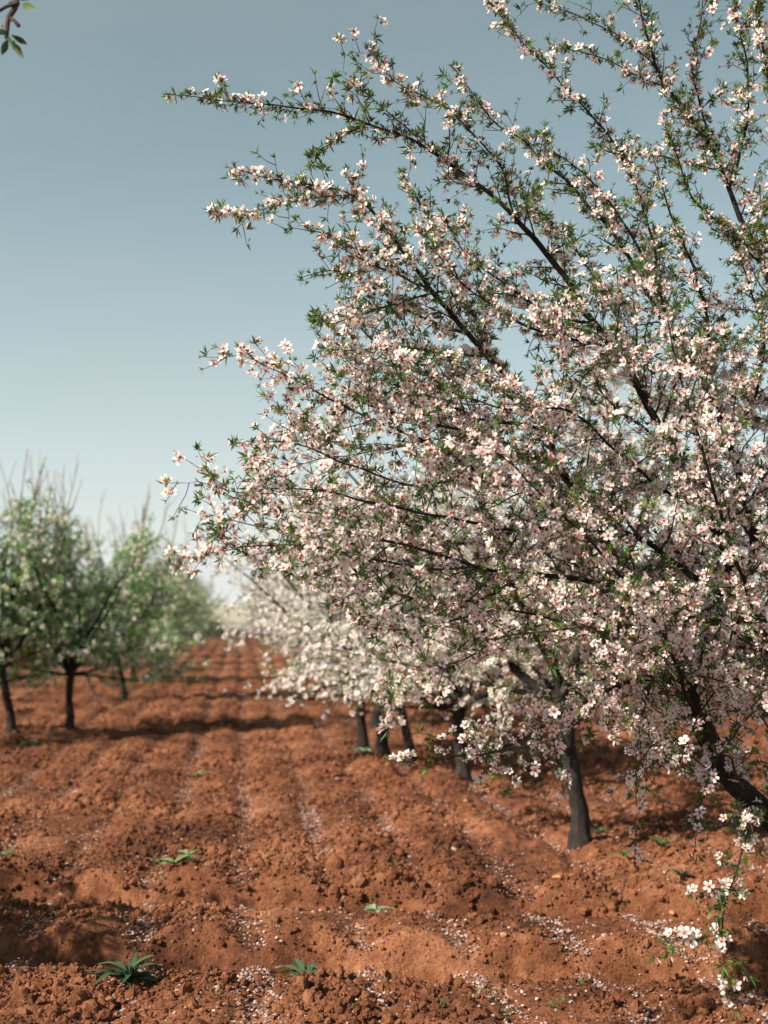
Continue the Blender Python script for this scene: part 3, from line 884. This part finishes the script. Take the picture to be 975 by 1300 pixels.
# ------------------------------------------------------------------ orchard trees of the rows
def make_tree(seed, label, loc, group=None, trunk_h=0.7, trunk_r=0.062, lean=(0, 0), nl=6, limb=(1.5, 2.1), el=(35, 70), droop=3,
              kw=None, pf=0.6, pl=0.35, shoots=0, fl=0.024, tu=0.042, fl_tint=(1, 1, 1), lf_tint=(1.25, 1.25, 1.1), flowers=FL_LO, many=(1, 2), rz=0.0, curve=0.0, zmin=0.55):
    rng = np.random.default_rng(seed)
    root = thing('almond_tree', label, 'tree', loc, rz, group)
    g = Grower(seed + 1)
    top = np.array([lean[0], lean[1], trunk_h])
    tp = [(0, 0, -0.06, trunk_r * 1.75), (lean[0] * .03, lean[1] * .03, 0.035, trunk_r * 1.32), (lean[0] * .1 + .01, lean[1] * .1, trunk_h * .2, trunk_r * 1.03), (lean[0] * .5 - .012, lean[1] * .5 + .01, trunk_h * .6, trunk_r * .92), (*top, trunk_r * .95), (*(top * 1.06), trunk_r * .6)]
    P = gnarl(smooth_path(tp, 0.04), 0.012, seed)
    V, T = tube(P[:, :3], P[:, 3], 12)
    link('trunk', build_mesh('trunk', V, T, mat=BARK, smooth=True), root)
    sh = []
    k0 = dict(sec=0.10, l0=0.25, lr=20, lmax=0.75, up=0.05, grav=-0.01, tw=0.2, tws=0.08, sp=0.040, start=0.12)
    k0.update(kw or {})
    for i in range(nl + droop):
        a = 2 * math.pi * i / nl + rng.uniform(-0.35, 0.35)
        low = i >= nl
        e = math.radians(rng.uniform(*el)) if not low else math.radians(rng.uniform(12, 30))
        L = rng.uniform(*limb) * (0.75 if low else 1)
        d = np.array([math.cos(a) * math.cos(e), math.sin(a) * math.cos(e), math.sin(e)])
        p = top * (1.0 if not low else rng.uniform(1.0, 1.03)) + 0
        n = int(L / 0.12)
        pts = [(*p, trunk_r * (.62 if not low else .4))]
        for s in range(n):
            d = unit(d + rng.normal(0, 0.09, 3) + np.array([0, 0, (0.03 if not low else -0.035)]) + curve * np.array([math.cos(a), math.sin(a), 0]))
            p = p + d * 0.12
            pts.append((*p, max(0.0035, trunk_r * (.60 if not low else .38) * (1 - (s + 1) / n) ** 0.85)))
        Pl = smooth_path(pts, 0.05)
        V, T = tube(Pl[:, :3], Pl[:, 3], 7)
        link('limb', build_mesh('limb', V, T, mat=BARK, smooth=True), root)
        g.dress(Pl, k0)
        if shoots and not low:
            for s in range(shoots):
                j = int(len(Pl) * rng.uniform(0.72, 0.99))
                q = unit(unit(Pl[-1, :3] - Pl[-3, :3]) * 0.6 + rng.normal(0, 0.3, 3) + np.array([0, 0, 0.9]))
                B = walk(Pl[j, :3], q, rng.uniform(0.45, 0.95), 0.08, 0.05, 0.02, rng)
                sh.append(tube(B, np.linspace(0.0075, 0.003, len(B)), 4))
                for z in range(2):
                    m = rng.integers(1, len(B) - 1)
                    B2 = walk(B[m], side_dir(q, rng.uniform(.3, .6), rng, .1), rng.uniform(.12, .35), .06, .05, .02, rng)
                    sh.append(tube(B2, np.linspace(0.0045, 0.002, len(B2)), 3))
    V, T = join_tubes(g.sec + g.twig)
    link('twigs', build_mesh('twigs', V, T, mat=TWIG, smooth=True), root, kind='stuff')
    if sh:
        V, T = join_tubes(sh)
        link('bare_shoots', build_mesh('bare_shoots', V, T, mat=SHOOT, smooth=True), root, kind='stuff')
    F, Lf = crown_arrays(g, lambda p: np.full(len(p), pf), lambda p: np.zeros(len(p)), lambda p: np.full(len(p), pl),
                         fl, tu, flowers, TU_LO, None, fl_tint, lf_tint, many)
    keep = F['pos'][:, 2] > zmin + 0.12 * g.rng.normal(0, 1, len(F['pos']))
    F = {k: v[keep] for k, v in F.items()}
    mass('blossom_mass', F, flowers, PETAL, root)
    keep = Lf['pos'][:, 2] > zmin + 0.1 * g.rng.normal(0, 1, len(Lf['pos']))
    mass('foliage', {k: v[keep] for k, v in Lf.items()}, TU_LO, LEAF, root)
    print('tree', seed, len(F['pos']), len(Lf['pos']))
    return root
def spot(x, y):
    return Vector((x, y, gz(x, y)))
def spx(px, py):
    return spot(*onground(px, py))

# right-hand row: white with blossom
CREAM = (0.99, 1.04, 1.06)
R1 = make_tree(401, 'blossoming almond tree with a single straight dark trunk, just behind the leaning one', spx(737, 1083),
               trunk_h=0.85, trunk_r=0.054, lean=(-0.10, 0.0), nl=7, limb=(2.0, 2.7), el=(32, 70), droop=4, fl_tint=(1, 1.02, 0.99),
               kw=dict(sec=0.08, tws=0.07, sp=0.036))
R2 = make_tree(402, 'blossoming almond tree whose short dark trunk forks low, second beyond the leaning one', spx(587, 1000),
               trunk_h=0.55, trunk_r=0.058, lean=(-0.03, 0.0), nl=8, limb=(1.75, 2.5), el=(32, 74), droop=6, fl_tint=CREAM, pf=0.8, pl=0.3, zmin=0.72)
R3 = make_tree(403, 'white blossoming almond tree with a thin lit brown trunk slanting up', spx(520, 982),
               trunk_h=0.75, trunk_r=0.045, lean=(-0.12, 0.0), nl=7, limb=(1.6, 2.3), el=(34, 76), droop=5, fl_tint=CREAM, pf=0.8, pl=0.3, zmin=0.72)
ORD = 'first second third fourth fifth sixth seventh eighth ninth tenth eleventh twelfth'.split()
ROWG = 'white blossoming almond trees along the row beyond the leaning tree'
copy_tree(R2, spx(486, 976), 2.4, 1.0, 'white blossoming almond tree with a thin dark trunk beside the slanting brown one', ROWG)
copy_tree(R3, spx(461, 965), 1.2, 1.08, 'white blossoming almond tree with a pale weed at the foot of its trunk', ROWG)
k = 0
for y in (14.5, 18.0, 21.8, 25.5, 29.5, 33.5, 38, 43, 48, 53, 58):
    copy_tree((R2, R3)[k % 2], spot(1.75 + random.uniform(-.15, .15), y), random.uniform(0, 6.28), random.uniform(1.05, 1.2),
              f'white blossoming almond tree, {ORD[k]} in the row past the one with the pale weed', ROWG)
    k += 1
for j, y in enumerate((11.5, 15.5, 19.5, 24, 29, 34, 40, 47, 55)):
    copy_tree((R3, R2)[k % 2], spot(6.1 + random.uniform(-.2, .2), y), random.uniform(0, 6.28), random.uniform(0.95, 1.1),
              f'blossoming almond tree, {ORD[8 - j]} from the far hedge in the row behind the leaning tree', 'almond trees in the row behind')
    k += 1

# left-hand row: younger, greener, bare shoots on top
GK = dict(sec=0.08, l0=0.28, lr=18, lmax=0.62, tw=0.19, tws=0.075, sp=0.046, grav=0.0)
def left_tree(seed, label, loc, **kw):
    a = dict(trunk_h=0.62, trunk_r=0.047, nl=8, limb=(1.75, 2.25), el=(52, 82), droop=6, kw=GK, pf=0.42, pl=0.72, shoots=3,
             fl=0.027, tu=0.058, zmin=0.42, fl_tint=(0.98, 1.04, 1.0), lf_tint=(1.3, 1.85, 1.35), curve=0.005)
    a.update(kw)
    return make_tree(seed, label, loc, **a)
L2 = left_tree(502, 'green almond tree with an upright dark trunk and many bare shoots on top', spx(88, 935), shoots=3)
L3 = left_tree(503, 'green almond tree with a thin trunk slanting away from the aisle, past the upright one', spx(158, 893), lean=(-0.12, 0), trunk_h=0.7)
L1 = copy_tree(L3, spx(14, 943), 0.5, 1.0, 'green almond tree with a thin leaning trunk, beside the upright dark one', None)
LG = 'green almond trees along the row with bare topmost shoots'
k = 0
for y in (24.2, 28.5, 32.5, 36.5, 41, 45.5, 50, 55, 60):
    copy_tree((L2, L3, L1)[k % 3], spot(-2.05 + random.uniform(-.15, .15), y), random.uniform(0, 6.28), random.uniform(0.92, 1.06),
              f'green almond tree, {ORD[k]} past the slanting thin trunk in the bare-topped row', LG)
    k += 1
for j, y in enumerate((26, 31, 36.5, 42, 48, 55)):
    copy_tree((L3, L1, L2)[k % 3], spot(-6.4 + random.uniform(-.2, .2), y), random.uniform(0, 6.28), random.uniform(0.92, 1.06),
              f'green almond tree, {ORD[5 - j]} from the far hedge in the outer row behind', 'green almond trees of the outer row')
    k += 1

# ------------------------------------------------------------------ the neighbouring tree whose twig hangs into view
def make_neighbour():
    loc = spot(-2.5, 2.1)
    root = left_tree(601, 'almond tree at the edge of the aisle with a leafy twig against the sky', loc, limb=(1.0, 1.3), el=(55, 80),
                     droop=0, shoots=0, kw=dict(sec=0.09, l0=0.18, lr=12, lmax=0.42, tw=0.16, tws=0.075, sp=0.045), rz=0.4)
    root.rotation_euler = (0, 0, 0)
    pts = [tuple(loc + Vector((0.02, 0, 0.65))) + (.026,), (-2.2, 2.3, 1.7, .022), (-1.7, 2.6, 2.55, .018), (-1.2, 2.95, 3.05, .014),
           tuple(at(-40, -45, 3.35)) + (.011,), tuple(at(5, -14, 3.2)) + (.009,), tuple(at(22, 4, 3.17)) + (.0075,), tuple(at(11, 22, 3.16)) + (.0075,), tuple(at(8, 48, 3.15)) + (.0062,)]
    P = smooth_path([(p[0] - loc.x, p[1] - loc.y, p[2] - loc.z, p[3]) for p in pts], 0.02)
    V, T = tube(P[:, :3], P[:, 3], 8)
    link('overhanging_branch', build_mesh('overhanging_branch', V, T, mat=TWIG, smooth=True), root, label='dark knobbly twig hanging down with narrow green leaves')
    g = Grower(61)
    g.dress(P[:int(len(P) * 0.80)], dict(sec=0.10, l0=0.12, lr=10, lmax=0.35, up=0.15, grav=0.0, tw=0.15, tws=0.07, sp=0.035, start=0.5))
    V, T = join_tubes(g.sec + g.twig)
    link('twigs', build_mesh('twigs', V, T, mat=TWIG, smooth=True), root, kind='stuff')
    F, Lf = crown_arrays(g, lambda p: np.full(len(p), .1), lambda p: np.zeros(len(p)), lambda p: np.full(len(p), .8), 0.018, 0.045, FL_MID, TU_HI, None)
    mass('foliage', Lf, TU_HI, LEAF, root)
    r = np.random.default_rng(9)
    for (a, c) in (((11, 22), (24, 33)), ((22, 4), (-6, 16))):
        q0, q1 = at(*a, 3.16) - loc, at(*c, 3.15) - loc
        V, T = tube([q0, (q0 + q1) / 2 + Vector((0, 0, .004)), q1], [.006, .005, .0058], 6)
        link('spur', build_mesh('spur', V, T, mat=TWIG, smooth=True), root)
    def big_leaf(p0, p1, wd, col, seed):
        rr = np.random.default_rng(seed)
        p0, p1 = np.array(at(*p0) - loc), np.array(at(*p1) - loc)
        d = p1 - p0
        L = np.linalg.norm(d); d /= L
        s = unit(np.cross(d, np.array(CAM - loc) - p0) + rr.normal(0, 0.3, 3))
        nn = np.cross(s, d)
        V, T, C = [], [], []
        prof = [0.08, 0.55, 0.9, 1.0, 0.85, 0.5, 0.06]
        for i, w in enumerate(prof):
            u = i / 6
            m = p0 + d * u * L + nn * 0.10 * L * math.sin(u * 2.6)
            V += [m - s * w * wd * .72 + nn * w * wd * .16, m, m + s * w * wd * .72 + nn * w * wd * .16]
            C += [col, np.array(col) * 1.25, col]
        for i in range(6):
            for j in (0, 1):
                a = 3 * i + j
                T += [(a, a + 1, a + 4), (a, a + 4, a + 3)]
        link('leaf', build_mesh('leaf', V, T, np.array(C), LEAF, smooth=True), root)
    g1, g2 = (0.075, 0.12, 0.03), (0.04, 0.075, 0.03)
    for i, (p0, p1, w, c) in enumerate((((28, 6, 3.16), (50, 14, 3.1), .013, g1), ((13, 50, 3.15), (31, 76, 3.12), .014, g1), ((10, 50, 3.15), (2, 70, 3.16), .013, g2),
                                        ((14, 44, 3.15), (34, 56, 3.2), .011, g2), ((24, 2, 3.16), (11, 6, 3.2), .011, g2), ((8, 40, 3.15), (-6, 44, 3.1), .012, g2),
                                        ((24, 0, 3.17), (40, -6, 3.2), .012, g2), ((9, 48, 3.15), (18, 62, 3.05), .010, g2), ((4, -10, 3.2), (-8, -2, 3.2), .012, g1))):
        big_leaf(p0, p1, w, c, 900 + i)
    sp = [tuple(np.array(at(x, y, d) - loc)) for x, y, d in ((3, 34, 3.15), (26, 0, 3.16), (2, 40, 3.17))]
    me = build_mesh('bud', FL_CALYX[0][0], FL_CALYX[0][1], FL_CALYX[0][2], PETAL)
    for q in sp:
        o = link('bud', me, root, loc=q)
        o.scale = (0.016,) * 3
make_neighbour()
left_tree(611, 'almond tree at the aisle edge that shades the soil round the dark rosette', spot(-2.95, 4.75), limb=(1.3, 1.65), el=(48, 80), droop=3, shoots=1,
          kw=dict(sec=0.10, l0=0.2, lr=14, lmax=0.5, tw=0.17, tws=0.085, sp=0.055))

# ------------------------------------------------------------------ weeds, grass, stones
WEED = mat_thin('weed_leaf', 0.25, 0.18, 0.65)
def leaf_mesh(L, Wd, arch, tilt, col, rib, seed, n=6):
    rr = np.random.default_rng(seed)
    V, T, C = [], [], []
    col = np.array(col) * rr.uniform(0.8, 1.2) * np.array([rr.uniform(0.85, 1.5), 1, rr.uniform(0.8, 1.1)])
    sway = rr.normal(0, 0.22)
    for i in range(n + 1):
        u = i / n
        w = Wd * (0.18 + 0.82 * math.sin(min(1, u * 1.15) * math.pi) ** 0.8) * (1 - u ** 6) / 2 + 0.0006
        a = tilt - arch * u
        r = L * u * math.cos(tilt - arch * u * .6)
        z = L * u * math.sin(tilt - arch * u * .6)
        e = rr.normal(0, Wd * 0.05)
        sx_ = sway * L * u * u
        V += [(sx_ - w, r, z + w * .45 + e), (sx_, r, z), (sx_ + w, r, z + w * .45 - e)]
        C += [col * (1 + .3 * u * (rr.random() < .3)), rib, col]
    for i in range(n):
        for j in (0, 1):
            a = 3 * i + j
            T += [(a, a + 1, a + 4), (a, a + 4, a + 3)]
    return build_mesh('leaf', V, T, np.array(C), WEED, smooth=True)
def weed(px, py, label, n, L, Wd, tilt, arch, col, seed, az=None, group=None, cat='weed'):
    x, y = onground(px, py)
    root = thing('rosette_weed', label, cat, (x, y, gz(x, y) + 0.024), 0, group)
    L, Wd = L * 1.3, Wd * 1.3
    r = np.random.default_rng(seed)
    for i in range(n):
        a = (2.4 * i + r.uniform(-.3, .3)) if az is None else math.radians(az[i % len(az)] + r.uniform(-12, 12))
        c = np.array(col) * r.uniform(0.75, 1.25)
        me = leaf_mesh(L * r.uniform(.65, 1.1), Wd * r.uniform(.75, 1.1), arch * r.uniform(.6, 1.3), tilt * r.uniform(.5, 1.25), c, c * 1.5, seed * 31 + i)
        o = link('leaf', me, root, loc=(0, 0, 0.002 * i))
        o.rotation_euler = (0, 0, a)
DG, PG = (0.036, 0.068, 0.034), (0.16, 0.22, 0.14)
weed(163, 1264, 'dark green rosette weed with upright pointed leaves on the shaded soil', 26, 0.120, 0.024, 0.85, 0.75, DG, 11)
weed(386, 1232, 'small dark green weed with a few broad leaves above the wheel track', 12, 0.105, 0.034, 0.55, 0.9, (0.060, 0.095, 0.055), 12)
weed(222, 1113, 'pale green wilted weed lying slantwise on a ridge', 9, 0.13, 0.036, 0.30, 0.35, (0.15, 0.22, 0.10), 13, az=[80, -60, -40, 60, 95, -20])
weed(238, 1101, 'small pale green leafy weed just above the wilted one', 4, 0.08, 0.024, 0.3, 0.3, (0.17, 0.24, 0.11), 14, az=[-70, -50, 60, 20])
weed(476, 1144, 'flat grey green rosette weed lying in the wheel track', 9, 0.085, 0.028, 0.22, 0.3, PG, 15)
weed(4, 1112, 'dark green leafy weed standing on a ridge by the wheel track', 8, 0.08, 0.026, 0.6, 0.6, DG, 16)
weed(461, 970, 'pale green spreading weed at the foot of a row tree', 10, 0.16, 0.05, 0.25, 0.35, PG, 17)
weed(250, 992, 'faint green seedling on the sunlit middle ridge', 6, 0.10, 0.03, 0.4, 0.4, (0.15, 0.2, 0.07), 18)
weed(42, 951, 'low dark green weed near the trunk leaning off the aisle', 9, 0.16, 0.05, 0.35, 0.4, (0.04, 0.10, 0.05), 20)

def grass(px, py, label, n, L, seed, col=(0.11, 0.16, 0.05), group='small grass tufts on the soil'):
    x, y = onground(px, py)
    r = np.random.default_rng(seed)
    V, T, C, off = [], [], [], 0
    for i in range(n):
        a, tl = r.uniform(0, 6.28), r.uniform(0.5, 1.35)
        l, w = L * r.uniform(.5, 1.1), 0.0022
        d = np.array([math.cos(a), math.sin(a), 0]); s = np.array([-d[1], d[0], 0])
        b0 = d * r.uniform(0, .012)
        for u in (0, .5, 1):
            c = b0 + d * l * u * math.cos(tl) * (0.6 + .5 * u) + np.array([0, 0, l * u * math.sin(tl) * (1 - .25 * u)])
            ww = w * (1 - .85 * u)
            V += [c - s * ww, c + s * ww]; C += [np.array(col) * r.uniform(.8, 1.2)] * 2
        T += [(off, off + 1, off + 3), (off, off + 3, off + 2), (off + 2, off + 3, off + 5), (off + 2, off + 5, off + 4)]
        off += 6
    o = link('grass_tuft', build_mesh('grass_tuft', V, T, np.array(C), WEED), loc=(x, y, gz(x, y)))
    o['label'], o['category'] = label, 'grass'
    if group:
        o['group'] = group
GT = ['thin grass tuft in front of the second wheel track, beside a pale petal furrow', 'grass tuft spreading flat at the mouth of a petal lined furrow', 'thin grass tuft on the sunlit ridge behind the flat grey green rosette', 'grass tuft on the soil before the pendent twig with white blossom', 'short grass tuft close to its taller neighbour before the pendent twig', 'short grass tuft on a crumbly ridge of red soil', 'sparse short grass tuft beside another short one', 'grass tuft in the shade of the leaning tree under its lowest twig', 'tiny grass tuft among scattered petals', 'tiny grass tuft on the crumbs near the broad-leaved dark weed']
for i, (px, py, n, L) in enumerate(((690, 1232, 16, .075), (606, 1268, 20, .06), (500, 1112, 14, .07), (735, 1262, 18, .06), (715, 1288, 16, .05),
                                    (640, 1296, 16, .05), (700, 1298, 14, .05), (868, 1262, 12, .06), (560, 1290, 10, .04), (447, 1290, 8, .04))):
    grass(px, py, GT[i], n, L, 40 + i)
for i, (px, py) in enumerate(((762, 1075), (836, 1084), (866, 1112), (792, 1100))):
    weed(px, py, ('little dark weed in the shade right beside the straight dark trunk', 'little dark weed between two hanging blossom twigs', 'little dark weed in the shade behind the longest hanging twig', 'little dark weed on the shaded soil under the end of a hanging twig')[i], 8, 0.075, 0.02, 0.7, 0.6, (0.04, 0.10, 0.045), 80 + i, group='little weeds in the shade')

STONE = mat_stone('pale_stone', (0.26, 0.16, 0.10), (0.38, 0.26, 0.18))
OSTONE = mat_stone('orange_stone', (0.28, 0.13, 0.055), (0.40, 0.20, 0.09))
def rock(px, py, size, mat, label, group, seed):
    import bmesh
    x, y = onground(px, py)
    bm = bmesh.new()
    bmesh.ops.create_icosphere(bm, subdivisions=2, radius=1)
    r = random.Random(seed)
    sx, sy, sz = r.uniform(.9, 1.25), r.uniform(.7, 1), r.uniform(.5, .7)
    ph = [r.uniform(0, 6) for _ in range(6)]
    for v in bm.verts:
        c = v.co
        f = 1 + .13 * math.sin(3.1 * c.x + ph[0]) + .11 * math.sin(3.7 * c.y + ph[1]) + .10 * math.sin(4.3 * c.z + ph[2]) + .05 * math.sin(9 * c.x + 7 * c.y + ph[3])
        v.co = Vector((c.x * sx * f, c.y * sy * f, c.z * sz * f)) * size
    me = bpy.data.meshes.new('stone')
    bm.to_mesh(me); bm.free()
    for p in me.polygons:
        p.use_smooth = True
    me.materials.append(mat)
    o = link('stone', me, loc=(x, y, gz(x, y) + size * sz * .35))
    o.rotation_euler = (0, 0, r.uniform(0, 6.28))
    o['label'], o['category'] = label, 'stone'
    if group:
        o['group'] = group
PSG = 'pale stones on the soil'
PS = ['large pale stone on the sunlit ridge before the straight dark trunk', 'pale stone at the edge of shade beside the low forking trunk', 'pale yellow stone beside the pendent blossom twig', 'pale stone on the dappled soil near the upright dark trunk', 'pale pebble on the bank between the two wheel tracks, below the wilted weed', 'pale stone far up the sunlit middle ridge', 'pale pebble between the two dark green rosettes', 'pale pebble in front of the second wheel track, beside the broad-leaved weed', 'pale pebble beside the upright-leaved dark rosette', 'pale pebble just before the broad-leaved dark weed', 'pale stone on the bank of the wheel track under the pendent twig', 'pale pebble in the shade above the upright-leaved rosette', 'pale pebble on the crumbly bank before the flat grey green rosette']
OSG = 'orange stones on the soil'
OS = ['orange stone in the hollow before the straight dark trunk', 'orange stone in the shade behind the pendent blossom twig', 'orange pebble beside the broad-leaved dark weed', 'orange pebble on the bank of the second wheel track', 'orange pebble on the crumbly bank below the flat grey green rosette']
for i, (px, py, s) in enumerate(((575, 1086, .040), (591, 1032, .034), (828, 1182, .030), (97, 1018, .045), (246, 1171, .020), (430, 1000, .04), (275, 1272, .022),
                                 (520, 1247, .018), (226, 1277, .016), (345, 1262, .015), (768, 1202, .02), (90, 1190, .018), (398, 1168, .018))):
    rock(px, py, s * 0.8, STONE, PS[i], PSG, i)
for i, (px, py, s) in enumerate(((709, 1131, .026), (853, 1139, .024), (306, 1246, .017), (640, 1205, .018), (455, 1175, .016))):
    rock(px, py, s, OSTONE, OS[i], OSG, 30 + i)
CLOD = [((467, 1088), .055, 'dark pointed clod of earth standing on a sunlit ridge'), ((425, 1106), .07, 'smooth rounded lump of earth above the wheel track')]
for i, (p, s, lb) in enumerate(CLOD):
    rock(*p, s, SOIL, lb, None, 60 + i)
    bpy.context.scene.objects[-1]['category'] = 'clod'

# ------------------------------------------------------------------ far end of the orchard
def make_hedge():
    root = thing('low_hedge', 'low dark hedge closing the far end of the aisle', 'hedge', (0, 63, gz(0, 63)))
    r = np.random.default_rng(77)
    n = 5200
    p = np.stack([r.uniform(-7, 7, n), r.normal(0, 0.28, n), r.random(n) ** 0.8 * (0.48 + 0.12 * noise(np.linspace(0, 40, n), np.zeros(n), 3))], -1)
    D = {'pos': p, 'nrm': r.normal(0, 1, (n, 3)) + np.array([0, 0, .4]), 'size': 0.14 * r.uniform(.6, 1.2, n), 'which': r.integers(0, 5, n),
         'spin': r.random(n) * 6.28, 'tint': np.ones((n, 3)) * 0.5}
    mass('foliage', D, TU_LO, LEAF, root)
    st = [tube(walk(np.array([x, 0, 0.0]), np.array([0, 0, 1.0]), .4, .1, .2, 0, r), np.linspace(.012, .004, 5), 4) for x in np.arange(-6.8, 6.9, .4)]
    V, T = join_tubes(st)
    link('stems', build_mesh('stems', V, T, mat=TWIG), root, kind='stuff')
make_hedge()
def make_bush(x, y, h, seed, lab):
    root = thing('dry_bush', lab, 'bush', (x, y, gz(x, y)), 0, 'dry bushes beyond the hedge')
    r = np.random.default_rng(seed)
    n = 900
    q = r.normal(0, 1, (n, 3)); q /= np.linalg.norm(q, axis=1, keepdims=True)
    p = q * (0.5 + 0.5 * r.random((n, 1))) * np.array([h * .8, h * .8, h * .55]) + np.array([0, 0, h * .5])
    p = p[p[:, 2] > 0]
    n = len(p)
    D = {'pos': p, 'nrm': r.normal(0, 1, (n, 3)), 'size': 0.3 * r.uniform(.6, 1.2, n), 'which': r.integers(0, 5, n), 'spin': r.random(n) * 6.28,
         'tint': np.ones((n, 3)) * np.array([2.0, 1.35, 1.8])}
    mass('foliage', D, TU_LO, LEAF, root)
    V, T = join_tubes([tube(walk(np.zeros(3), unit(r.normal(0, .5, 3) + np.array([0, 0, 1])), h * .7, .15, .1, 0, r), np.linspace(.04, .01, max(3, int(round(h * .7 / .15)) + 1)), 5) for _ in range(5)])
    link('stems', build_mesh('stems', V, T, mat=TWIG), root, kind='stuff')
for i, (x, y, h) in enumerate(((-1.9, 84, 0.75), (1.4, 97, 0.9))):
    make_bush(x, y, h, 700 + i, ('low yellowish bush just beyond the dark hedge', 'larger yellowish bush farther beyond the dark hedge')[i])
def make_hills():
    xs = np.linspace(-2600, 2600, 220)
    rows = [(2200, 0), (2350, 0.5), (2500, 0.9), (2600, 1.0), (2750, 0.75), (3000, 0)]
    V = []
    for y, f in rows:
        h = 17 + 10 * noise(xs * 0.0022, xs * 0 + 1.3, 91) + 8 * noise(xs * 0.009, xs * 0 + y * 0.002, 92)
        V.append(np.stack([xs, np.full_like(xs, y), np.where(f > 0, h * f, -3)], -1))
    V = np.concatenate(V)
    nx = len(xs)
    i = np.arange(len(rows) - 1)[:, None] * nx + np.arange(nx - 1)[None]
    Q = np.stack([i, i + 1, i + nx + 1, i + nx], -1).reshape(-1, 4)
    link('hills', build_mesh('hills', V, Q, mat=mat_hill(), smooth=True), kind='structure')
make_hills()
tt = sum(len(o.data.polygons) for o in {o.data.name: o for o in bpy.data.objects if o.type == 'MESH'}.values())
print('polys', tt)
